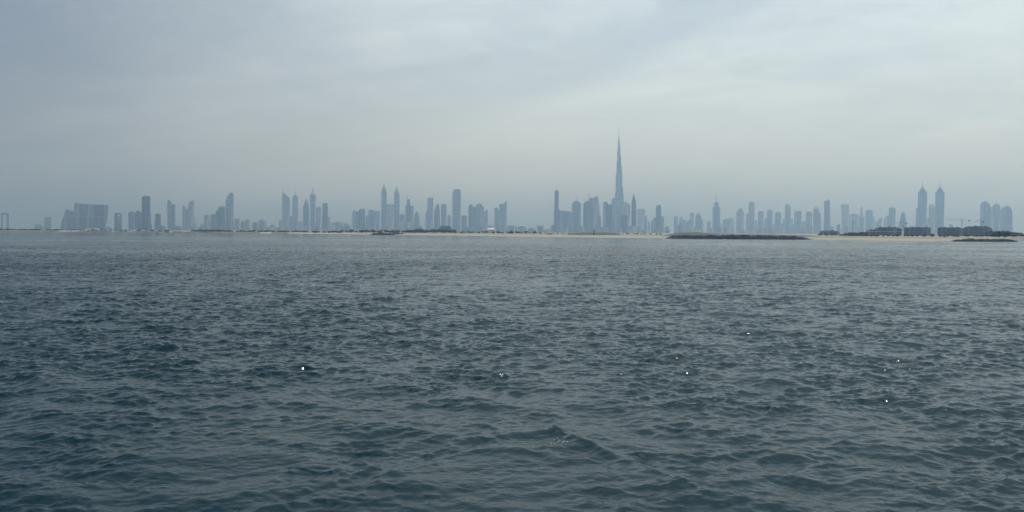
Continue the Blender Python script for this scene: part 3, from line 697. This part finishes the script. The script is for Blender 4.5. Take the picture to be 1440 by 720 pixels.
# low blocks at the feet of the towers, too alike to tell apart within one stretch
def low_blocks(x0, x1, n, D0, D1, h0, h1, label, group, seed):
    rng = random.Random(seed)
    for i in range(n):
        px = x0 + (x1 - x0) * (i + rng.uniform(0.1, 0.9)) / n
        D = rng.uniform(D0, D1)
        fr = Frame(px, D, 1.7)
        o = tag(empty('low_building', fr.o, fr.rz), label, 'building', group)
        w = rng.uniform(16, 46); d = rng.uniform(14, 30); h = rng.uniform(h0, h1)
        mt = MF[rng.choice([1, 2, 4, 0])]
        bm = bmesh.new(); box(bm, -w / 2, w / 2, 0, d, 0, h); link('main_block', bm, mt, o)
        bm = bmesh.new(); c = rng.uniform(-0.25, 0.25) * w
        box(bm, c - w * 0.14, c + w * 0.14, d * 0.3, d * 0.7, h - 0.2, h + rng.uniform(2, 6)); link('plant_room', bm, M_CONC, o)
low_blocks(150, 420, 22, 4200, 5600, 8, 26, 'low hazy block in the flat stretch between huge hotel and knife-roofed tower', 'low blocks between hotel and knife-roofed tower', 1)
low_blocks(420, 640, 20, 4600, 5600, 10, 40, 'low hazy block at tower feet from knife-roofed tower to tallest flat slab', 'low blocks by the twin spired towers', 2)
low_blocks(640, 935, 26, 4600, 5500, 8, 46, 'low hazy block behind the beach, at tower feet near the supertall needle', 'low blocks by the supertall needle', 3)
low_blocks(935, 1160, 20, 5200, 6800, 14, 62, 'low hazy block showing above the long breakwater, at tower feet', 'low blocks behind the breakwater', 4)
low_blocks(1160, 1420, 18, 5600, 6800, 16, 70, 'low hazy block behind the dark low-rise row near the cranes', 'low blocks behind the dark low-rises', 5)

# ------------------------------------------------------------------ near shore: low-rises, dome, cranes
def low_rise(D, label, pts, floors, pale=None, x0=1180.0):
    """unfinished low block: slab body, projecting floor slabs, dark openings, roof huts"""
    xs = [p[0] for p in pts]
    fr = Frame(x0 + (min(xs) + max(xs)) / 2 / ZOOM, D, 1.7)
    P = [fr.loc(x0 + a / ZOOM, 240 + b / ZOOM) for a, b in pts]
    root = tag(empty('low_rise_building', fr.o, fr.rz), label, 'building', 'dark low-rise blocks by the cranes')
    x_a, x_b = min(p[0] for p in P), max(p[0] for p in P)
    bm = bmesh.new(); prism(bm, [(P[0][0], 0)] + P + [(P[-1][0], 0)], 0, 22); link('main_block', bm, M_FLOORS, root)
    zmax = max(p[1] for p in P)
    for k in range(1, floors):
        z = zmax * k / floors
        ok = [p[0] for p in P if p[1] >= z + 0.5]
        if len(ok) < 2: continue
        bm = bmesh.new(); box(bm, min(ok) + .3, max(ok) - .3, -1.4, -0.003, z - 0.18, z + 0.18)
        link('balcony_slab', bm, M_WHITE if pale == k else M_CONC, root)
    rng = random.Random(len(label) + int(D))
    for _ in range(5):
        c = rng.uniform(x_a + 3, x_b - 3); h = rng.uniform(0.5, 1.6); w = rng.uniform(0.8, 2.5)
        zs = float(np.interp(c, [p[0] for p in P], [p[1] for p in P]))
        bm = bmesh.new(); box(bm, c - w, c + w, 6 + rng.uniform(0, 6), 13 + rng.uniform(0, 5), zs - 0.6, zs + h); link('roof_hut', bm, M_FLOORS, root)
low_rise(1560, 'dark low-rise with stepped roof and pale balcony line, nearest the raking crane', [(262, 574), (300, 568), (340, 566), (384, 546), (520, 545), (575, 552), (604, 562)], 4, 2)
low_rise(1530, 'dark flat-roofed low-rise directly below the twin crowned towers', [(626, 552), (640, 546), (860, 545), (884, 552)], 4)
low_rise(1540, 'dark flat-roofed low-rise between the sky gap and the tall construction crane', [(265, 552), (285, 546), (400, 548), (470, 547), (496, 552)], 4, None, 1280.0)
low_rise(1500, 'largest dark low-rise with highest roof, just past the tall construction crane', [(499, 560), (540, 542), (600, 537), (690, 536), (770, 545), (792, 562)], 4, None, 1280.0)
low_rise(1900, 'dark block with uneven roof at the back of the sand, below the lone slender tower', [(500, 582), (560, 580), (620, 577), (650, 580), (690, 588)], 2, None, 1080.0)

def tower_crane(D, label, xm, yt, xj0, xj1, yj, group='construction cranes on the shore', base=1.8):
    fr = Frame(xm, D, base)
    L = lambda a, b: fr.loc(a, b)
    x0, zt = L(xm, yt); zj = L(xm, yj)[1]; a = L(xj0, yj)[0]; b = L(xj1, yj)[0]
    o = tag(empty('tower_crane', fr.o, fr.rz), label, 'crane', group)
    r = 0.75
    bm = bmesh.new()
    for sx in (-1, 1):
        for sy in (-1, 1): bar(bm, (sx * r, sy * r, 0), (sx * r, sy * r, zj), 0.17)
    z = 0; k = 0
    while z < zj - 2:
        for sy in (-1, 1): bar(bm, (-r if k % 2 else r, sy * r, z), (r if k % 2 else -r, sy * r, z + 2), 0.1, 4)
        for sx in (-1, 1): bar(bm, (sx * r, -r if k % 2 else r, z), (sx * r, r if k % 2 else -r, z + 2), 0.1, 4)
        z += 2; k += 1
    link('mast', bm, M_CR, o)
    far, near = (a, b) if abs(a) > abs(b) else (b, a)
    bm = bmesh.new(); s = 1 if far > 0 else -1
    for y, zz in ((-0.6, 0), (0.6, 0), (0, 1.1)): bar(bm, (0, y, zj + zz), (far, y, zj + zz * 0.6), 0.14)
    n = int(abs(far) / 2)
    for i in range(n):
        q = far * i / n; q2 = far * (i + 0.5) / n; q3 = far * (i + 1) / n
        for y in (-0.6, 0.6):
            bar(bm, (q, y, zj), (q2, 0, zj + 1.0), 0.08, 4); bar(bm, (q2, 0, zj + 1.0), (q3, y, zj), 0.08, 4)
    link('jib', bm, M_CR, o)
    bm = bmesh.new(); bar(bm, (0, 0.5, zj), (near, 0.5, zj), 0.2); bar(bm, (0, -0.5, zj), (near, -0.5, zj), 0.2); link('counter_jib', bm, M_CR, o)
    bm = bmesh.new(); box(bm, near - 1.3, near + 1.3, -0.9, 0.9, zj - 1.9, zj + 0.5); link('counterweight', bm, M_DARK, o)
    bm = bmesh.new(); bar(bm, (0, 0, zj), (0, 0, zt), 0.3); link('tower_peak', bm, M_CR, o)
    bm = bmesh.new(); bar(bm, (0, 0, zt), (far * 0.7, 0, zj + 0.9), 0.07, 4); bar(bm, (0, 0, zt), (near * 0.9, 0, zj), 0.07, 4); link('tie_rod', bm, M_DARK, o)
    bm = bmesh.new(); box(bm, s * 1.0, s * 2.4, -0.8, 0.8, zj - 2.3, zj - 0.2); link('cab', bm, M_WHITE, o)
M_CR = plain('crane_steel', (0.20, 0.14, 0.07), 0.6)
tower_crane(1520, 'tall construction crane with long level jib, beside the twin crowned towers', 1352.6, 306.5, 1329.5, 1363, 309.6)
tower_crane(1600, 'shorter level-jib crane in front of the end-of-skyline round-topped blocks', 1380.5, 309.0, 1369, 1383, 311.6)
tower_crane(1650, 'faint level-jib crane crossing in front of the egg-shaped tower', 1270.5, 311.5, 1258, 1275, 313.6)

def raking_crane():
    D = 1150; fr = Frame(1198, D, 1.9); L = lambda a, b: fr.loc(a, b)
    o = tag(empty('crawler_crane', fr.o, fr.rz), 'crane with thin steep boom raking up from the dark sheds on the sand', 'crane', 'construction cranes on the shore')
    a = L(1197.5, 326.5); b = L(1199.8, 310.8)
    bm = bmesh.new()
    for y in (-0.5, 0.5):
        for x in (-0.4, 0.4): bar(bm, (a[0] + x, y, 2.2), (b[0] + x * 0.3, y * 0.3, b[1]), 0.13)
    link('boom', bm, M_DARK, o)
    bm = bmesh.new(); bar(bm, (b[0], 0, b[1]), (b[0] + 4.0, 0, b[1] - 1.5), 0.06, 4); bar(bm, (b[0] + 4.0, 0, b[1] - 1.5), (a[0] + 5.0, 0, 3.0), 0.06, 4); link('stay_cable', bm, M_DARK, o)
    bm = bmesh.new(); box(bm, a[0] - 1.6, a[0] + 4.2, -1.5, 1.5, 1.1, 3.4); link('cab', bm, M_CR, o)
    for y in (-1.5, 0.8):
        bm = bmesh.new(); box(bm, a[0] - 2.6, a[0] + 3.6, y, y + 0.7, 0, 1.1); link('crawler_track', bm, M_DARK, o)
raking_crane()
def lamp_post(px, D, ytop, label):
    fr = Frame(px, D, 1.9); h = fr.loc(px, ytop)[1]
    o = tag(empty('lamp_post', fr.o, fr.rz), label, 'lamp post')
    bm = bmesh.new(); lathe(bm, 0, 0, [(h, 0.1), (0.6, 0.2), (0, 0.24)], 8); link('pole', bm, M_STEEL, o)
    bm = bmesh.new(); bar(bm, (0, 0, h - 0.1), (-2.2, 0, h + 0.3), 0.08); box(bm, -3.2, -2.0, -0.25, 0.25, h + 0.2, h + 0.45); link('lamp_head', bm, M_STEEL, o)
lamp_post(1205.5, 1150, 314.5, 'thin grey lamp post beside the raking crane')

def shed(px0, px1, D, ytop, name, label, mat, cat='shed', roof=None, group=None):
    fr = Frame((px0 + px1) / 2, D, gz((px0 + px1) / 2, D) - 0.2)
    a = fr.loc(px0, ytop)[0]; b, h = fr.loc(px1, ytop); h = max(h, 1.6)
    o = tag(empty(name, fr.o, fr.rz), label, cat, group)
    d = min(9, (b - a) * 0.6)
    bm = bmesh.new(); prism(bm, [(a, 0), (a, h * 0.72), (b, h * 0.72), (b, 0)], 0, d); link('wall', bm, mat, o)
    bm = bmesh.new(); prism(bm, [(a - .3, h * 0.72 + .003), (a + (b - a) * .12, h), (b - (b - a) * .12, h), (b + .3, h * 0.72 + .003)], -.3, d + .3); link('roof', bm, roof or mat, o)
    bm = bmesh.new(); c = a + (b - a) * 0.3; box(bm, c, c + min(2.2, (b - a) * .2), -0.06, -0.003, 0.2, h * 0.6); link('door', bm, M_DARK, o)
    return o
M_SHED = plain('dark_site_cladding', (0.05, 0.055, 0.07), 0.7)
shed(1191, 1207, 1120, 326.9, 'site_shed', 'dark site shed at the foot of the raking crane, nearer the open sand', M_SHED)
shed(1207, 1221.5, 1130, 326.3, 'site_shed', 'longer dark site shed beside the raking crane, next to the stepped low-rise', M_SHED)
shed(1229.5, 1235, 960, 331.6, 'site_shed', 'tiny dark hut on the sand below the stepped low-rise', M_SHED)

def white_dome():
    fr = Frame(690.5, 3300, 1.8); r = fr.loc(697.5, 325)[0]; h = fr.loc(690.5, 320.2)[1]
    o = tag(empty('domed_hall', fr.o, fr.rz), 'low white dome of a hall below the joined cluster of peaked towers', 'building')
    bm = bmesh.new(); lathe(bm, 0, r, [(h * 0.42, r * 0.98), (0, r)], 28); link('drum_wall', bm, MF[1], o)
    bm = bmesh.new(); lathe(bm, 0, r, [(h * 0.425 + h * 0.575 * math.sin(t), r * 0.99 * math.cos(t)) for t in [math.pi / 2 * (1 - i / 8) for i in range(9)]], 28)
    link('dome', bm, MF[4], o, True)
white_dome()
shed(618, 635, 3000, 317.7, 'seafront_block', 'dark flat block among trees in front of the slim slab before the tallest flat slab', M_SHED, 'building')
shed(583, 596, 2900, 321.5, 'seafront_block', 'small dark seafront block at the feet of the wide-shouldered tower', M_SHED, 'building')

# white and pale sheds along the far shore
far_sheds = [
    (120, 130, 2400, 321.4, 'white low shore building in front of the wide hotel, nearer its sloping wing'),
    (131, 140, 2450, 321.0, 'white low shore building in front of the wide hotel, nearer the arched tower'),
    (182, 193, 2300, 323.0, 'white arcaded shore building before the two-humped block'),
    (36, 40.5, 2150, 322.6, 'tiny white boathouse on the shore beyond the hollow frame'),
    (57, 66, 2100, 322.6, 'long white boathouse on the shore between hollow frame and wide hotel'),
    (304, 309, 1900, 324.6, 'small white hut on the shore below the stepped block by the sail-topped tower'),
    (329, 334, 1850, 323.2, 'white hut on the pale shore strip after the sail-topped tower'),
    (337, 345, 1850, 325.1, 'low white hut on the pale shore strip after the sail-topped tower, the wider one'),
    (352, 355, 1800, 321.5, 'narrow upright white hut below the pinkish-grey square block'),
]
for a, b, D, yt, lab in far_sheds:
    shed(a, b, D, yt, 'shore_building', lab, M_WHITE, 'building', None, 'small white buildings along the far shore')

# ------------------------------------------------------------------ rock breakwaters
def breakwater(prof, D, halfw, label, seed):
    """prof: (px, y of the crest); a ridge of tumbled rock standing in the water at distance D"""
    n = 260; m_ = 26; bm = bmesh.new(); rng = np.random.default_rng(seed)
    x_a, x_b = prof[0][0], prof[-1][0]
    from mathutils import noise as mn
    grid = []
    for i in range(n + 1):
        px = x_a + (x_b - x_a) * i / n
        yv = np.interp(px, [p[0] for p in prof], [p[1] for p in prof])
        Dl = float(np.interp(px, [x_a, x_b], D)) if isinstance(D, tuple) else D
        c = at(px, Dl, 0); fr_h = Frame(px, Dl, 0.0).loc(px, yv)[1]
        fw = Vector((c.x, c.y, 0)).normalized(); row = []
        for j in range(m_ + 1):
            t = j / m_ * 2 - 1
            p = c + fw * (t * halfw + halfw)
            base = fr_h * (1 - max(0.0, (abs(t) - 0.25) / 0.75) ** 1.15) - (0.5 if abs(t) > 0.9 else 0)
            nz = mn.cell(Vector((p.x * 0.42, p.y * 0.42, seed))) * 0.6 + mn.noise(Vector((p.x * 0.13, p.y * 0.13, seed))) * 0.8
            row.append(bm.verts.new((p.x + (rng.random() - .5) * 0.4, p.y + (rng.random() - .5) * .4, base + nz * min(1.0, max(0.2, fr_h * 0.5)))))
        grid.append(row)
    for a, b in zip(grid, grid[1:]):
        for j in range(m_): bm.faces.new((a[j], b[j], b[j + 1], a[j + 1]))
    return tag(link('rock_breakwater', bm, M_ROCK), label, 'breakwater', 'rock breakwaters along the shore')
breakwater([(935.5, 335.2), (941, 332.6), (960, 331.2), (1020, 331.2), (1100, 331.9), (1130, 333.2), (1143, 337.3)], (735, 690), 5.0,
           'long dark rock breakwater lying in front of the close row of towers', 1)
breakwater([(520, 330.2), (525, 328), (535, 327.2), (548, 327.6), (562, 327.4), (570, 329.2), (573, 330.4)], 1130, 6.0,
           'short dark rock mound in the water below the twin spired towers', 2)
breakwater([(1338, 339.2), (1344, 337.2), (1356, 336.4), (1372, 336.0), (1400, 336.4), (1422, 337.0), (1431, 338.8)], 590, 5.0,
           'low dark rock spit in front of the largest dark low-rise', 3)

# grassy spoil bank behind the long breakwater
def bank(prof, D, depth, name, label, mat):
    bm = bmesh.new(); fr = Frame((prof[0][0] + prof[-1][0]) / 2, D, 1.6)
    from mathutils import noise as mn
    P = []
    n = 120
    for i in range(n + 1):
        px = prof[0][0] + (prof[-1][0] - prof[0][0]) * i / n
        P.append(fr.loc(px, float(np.interp(px, [p[0] for p in prof], [p[1] for p in prof]))))
    rows = []
    for x, z in P:
        row = []
        for j in range(9):
            t = j / 8; e = math.sin(math.pi * t) ** 0.6
            row.append(bm.verts.new((x, depth * t, max(-0.3, z * e + mn.noise(Vector((x * .12, t * 4, 1))) * 0.35 * (0.2 + e)))))
        rows.append(row)
    for a, b in zip(rows, rows[1:]):
        for j in range(8): bm.faces.new((a[j], b[j], b[j + 1], a[j + 1]))
    o = link(name, bm, mat, None, True); o.location = fr.o; o.rotation_euler = (0, 0, fr.rz)
    return tag(o, kind='structure')
M_BANK = plain('brown_spoil_earth', (0.055, 0.054, 0.052), 0.95, 0, 0.4, 0.1)
bank([(930, 331.5), (944, 328.6), (950, 326.8), (965, 326.2), (985, 326.8), (1005, 328.4), (1040, 329.3), (1090, 329.6), (1140, 331), (1155, 332.2)], 860, 40, 'spoil_hill', '', M_BANK)
bank([(798, 328.6), (803, 327.3), (820, 327.0), (850, 326.8), (866, 327.6), (873, 329)], 1010, 25, 'scrub_hill', '', M_BANK)

# ------------------------------------------------------------------ trees and bushes of the shore
def crown_mesh(name, seed, rx, rz, n, leaf):
    rng = random.Random(seed); bm = bmesh.new()
    blobs = [(rng.uniform(-.55, .55), rng.uniform(-.55, .55), rng.uniform(.35, .8), rng.uniform(.3, .55)) for _ in range(7)]
    for _ in range(n):
        b = rng.choice(blobs)
        v = Vector((rng.gauss(0, 1), rng.gauss(0, 1), rng.gauss(0, 1))).normalized() * b[3] * rng.uniform(.6, 1.05)
        c = Vector(((b[0] + v.x) * rx, (b[1] + v.y) * rx, (b[2] + v.z * .8) * rz))
        a = Vector((rng.gauss(0, 1), rng.gauss(0, 1), rng.gauss(0, 1))).normalized(); u = a.orthogonal().normalized(); w = a.cross(u)
        s = leaf * rng.uniform(.6, 1.3)
        bm.faces.new([bm.verts.new(c + u * s * p + w * s * q) for p, q in ((-1, -.5), (1, -.6), (.7, .6), (-.8, .5))])
    me = bpy.data.meshes.new(name); bm.to_mesh(me); bm.free(); me.materials.append(M_TREE); return me
def trunk_mesh():
    bm = bmesh.new(); lathe(bm, 0, 0, [(2.6, 0.12), (1.2, 0.18), (-0.3, 0.26)], 7)
    bar(bm, (0, 0, 1.6), (1.0, 0.3, 3.0), 0.08); bar(bm, (0, 0, 1.9), (-0.9, -0.4, 3.1), 0.08)
    me = bpy.data.meshes.new('trunk'); bm.to_mesh(me); bm.free(); me.materials.append(M_TRUNK); return me
CROWNS = [crown_mesh('crown', s, 3.0, 5.0, 340, 0.55) for s in (1, 2, 3)]
TRUNK = trunk_mesh()
def trees(x0, x1, n, d0, d1, h0, h1, label, group, seed, name='shore_tree'):
    rng = random.Random(seed)
    for i in range(n):
        px = x0 + (x1 - x0) * (i + rng.uniform(0, 1)) / n
        D = shore(px) + rng.uniform(d0, d1)
        p = at(px, D, gz(px, D) - 0.1); s = rng.uniform(h0, h1) / 5.5 * (0.78 if x1 < 765 else 0.95)
        o = tag(empty(name, p, rng.uniform(0, 6.28)), label, 'tree', group); wd = 1.7 if x1 < 490 else 1.0; o.scale = (s * wd * rng.uniform(1.0, 1.6), s * wd * rng.uniform(1.0, 1.6), s * (0.9 if x1 < 490 else 1))
        for nm, me in (('trunk', TRUNK), ('crown', rng.choice(CROWNS))):
            c = bpy.data.objects.new(nm, me); COL.objects.link(c); c.parent = o
trees(0, 88, 26, 20, 160, 3.5, 6.5, 'small dark shore tree near the hollow frame, in the belt along the far shore', 'shore trees near the hollow frame', 1)
trees(88, 240, 24, 20, 200, 3, 5.5, 'small dark shore tree in the thin belt below the wide hotel', 'shore trees below the hotel', 2)
trees(270, 325, 22, 30, 160, 3.5, 6.0, 'dark shore tree in the belt below the stepped block by the sail-topped tower', 'shore trees below the sail-topped tower', 3)
trees(325, 480, 36, 40, 260, 3.0, 5.5, 'small shore tree in the belt below the knife-roofed and bulb-topped towers', 'shore trees below the knife-roofed tower', 4)
trees(480, 585, 30, 230, 520, 4, 7.5, 'dark shore tree behind the rock mound, below the twin spired towers', 'shore trees below the twin spired towers', 5)
trees(574, 640, 26, 330, 800, 6, 10.5, 'tall dark shore tree in the thick clump below the wide-shouldered tower', 'trees of the thick dark clump', 6)
trees(640, 760, 36, 340, 760, 3.5, 6.0, 'low shore tree behind the beach, around the white dome', 'shore trees around the white dome', 7)
trees(760, 935, 34, 340, 560, 1.2, 2.6, 'low scrub bush at the top of the beach before the supertall needle', 'bushes at the top of the beach', 8, 'scrub_bush')
trees(1150, 1215, 16, 320, 700, 2.5, 5.0, 'low tree at the back of the sand near the raking crane', 'low trees near the raking crane', 9)
trees(1215, 1395, 30, 230, 520, 2.0, 4.2, 'low dark bush in front of the dark low-rises', 'bushes before the dark low-rises', 10, 'scrub_bush')
trees(1390, 1432, 18, 120, 700, 5, 8.5, 'dark tree beyond the rock spit, below the end-of-skyline round-topped blocks', 'trees beyond the rock spit', 11)
trees(1428, 1480, 14, 60, 500, 4, 7.0, 'tree on the last shore beyond the rock spit, clear of the towers', 'trees of the last shore', 12)

# ------------------------------------------------------------------ small things on the sand and water
def post(px, D, ytop, r, label, mat, cap):
    z = gz(px, D); fr = Frame(px, D, z - 0.15); h = fr.loc(px, ytop)[1]
    o = tag(empty('beach_post', fr.o, fr.rz), label, 'post', 'posts standing on the beach')
    bm = bmesh.new(); lathe(bm, 0, 0, [(h * .8, r * .75), (0.35, r), (0, r * 1.3)], 10); link('pole', bm, mat, o)
    bm = bmesh.new(); lathe(bm, 0, 0, [(h, r * .35), (h * .93, r * cap), (h * .8 + .003, r * cap)], 10); link('cap', bm, mat, o)
post(835.3, 960, 323.2, 0.5, 'upright dark post standing on the sand before the supertall needle', M_DARK, 1.1)
post(690.3, 1100, 325.2, 0.35, 'white post on the sand below the white dome', M_WHITE, 1.2)
post(713.0, 1080, 326.3, 0.3, 'white post on the sand below the slanted pair of towers', M_WHITE, 1.2)
post(736.5, 1050, 326.6, 0.4, 'thicker white post on the sand beyond the slanted pair', M_WHITE, 1.4)

def buoy():
    D = 1050; p = at(220.3, D, 0.0)
    o = tag(empty('channel_buoy', p), 'small dark channel buoy floating off the shore below the flat-topped lone tower', 'buoy')
    bm = bmesh.new(); lathe(bm, 0, 0, [(0.9, 0.55), (0.6, 0.95), (-0.4, 0.95), (-0.8, 0.6)], 14); link('float', bm, M_DARK, o)
    bm = bmesh.new()
    for k in range(4):
        t = k * math.pi / 2; bar(bm, (.5 * math.cos(t), .5 * math.sin(t), 0.9), (.15 * math.cos(t), .15 * math.sin(t), 2.7), 0.07)
    link('lattice', bm, M_DARK, o)
    bm = bmesh.new(); lathe(bm, 0, 0, [(3.4, 0.05), (2.7, 0.42)], 12); link('topmark', bm, M_DARK, o)
buoy()

def tent(px0, px1, D, ytop, label):
    c = (px0 + px1) / 2; z = gz(c, D); fr = Frame(c, D, z - 0.1)
    a = fr.loc(px0, ytop)[0]; b, h = fr.loc(px1, ytop)
    o = tag(empty('beach_tent', fr.o, fr.rz), label, 'tent', 'white tents on the shore')
    bm = bmesh.new(); w = b - a
    prism(bm, [(a, h * .5)] + [(a + w * t, h * (.5 + .5 * math.sin(math.pi * t))) for t in (.15, .35, .5, .65, .85)] + [(b, h * .5)], 0, 4); link('canopy', bm, M_WHITE, o, False)
    for x in (a + .1, b - .1):
        for y in (.15, 3.85):
            bm = bmesh.new(); bar(bm, (x, y, 0), (x, y, h * .5), 0.08); link('pole', bm, M_STEEL, o)
    bm = bmesh.new(); box(bm, a + .15, b - .15, 3.7, 3.78, 0.1, h * .5 - .02); link('back_panel', bm, M_WHITE, o)
tent(769, 777.5, 1130, 326.4, 'white curved tent at the back of the beach beside the slim masted tower')
tent(1012.5, 1016.5, 760, 328.9, 'tiny white tent behind the long breakwater, below the masted square tower')

# bubbles of foam at the meeting of two wakes
def foam():
    rng = random.Random(4); bm = bmesh.new()
    for _ in range(18):
        x = 1.1 + rng.gauss(0, .14); y = 20.3 + rng.gauss(0, .45); r = rng.uniform(.004, .010)
        m = Matrix.Translation((x, y, WAVE_Z(x, y) + r * 0.5))
        bmesh.ops.create_icosphere(bm, subdivisions=1, radius=r, matrix=m)
    tag(link('foam', bm, M_WHITE, None, True), kind='stuff')
foam()

# ------------------------------------------------------------------ haze: one closed box of even air round everything
def haze():
    bm = bmesh.new(); box(bm, -13000, 13000, -11500, 10800, -4.0, 930.0)
    m = bpy.data.materials.new('haze_air'); m.use_nodes = True; t = m.node_tree
    t.nodes.remove(t.nodes['Principled BSDF'])
    v = t.nodes.new('ShaderNodeVolumePrincipled')
    v.inputs['Color'].default_value = (*HAZE_COL, 1); v.inputs['Density'].default_value = HAZE_DENS
    v.inputs['Absorption Color'].default_value = (1, 1, 1, 1)   # scatters only, more in the blue
    v.inputs['Density Attribute'].default_value = ''; v.inputs['Anisotropy'].default_value = HAZE_G
    t.links.new(v.outputs[0], t.nodes['Material Output'].inputs['Volume'])
    m.cycles.homogeneous_volume = True
    tag(link('haze', bm, m), kind='stuff')
HAZE_DENS, HAZE_COL, HAZE_G = 0.000172, (0.40, 0.64, 1.0), 0.78
haze()
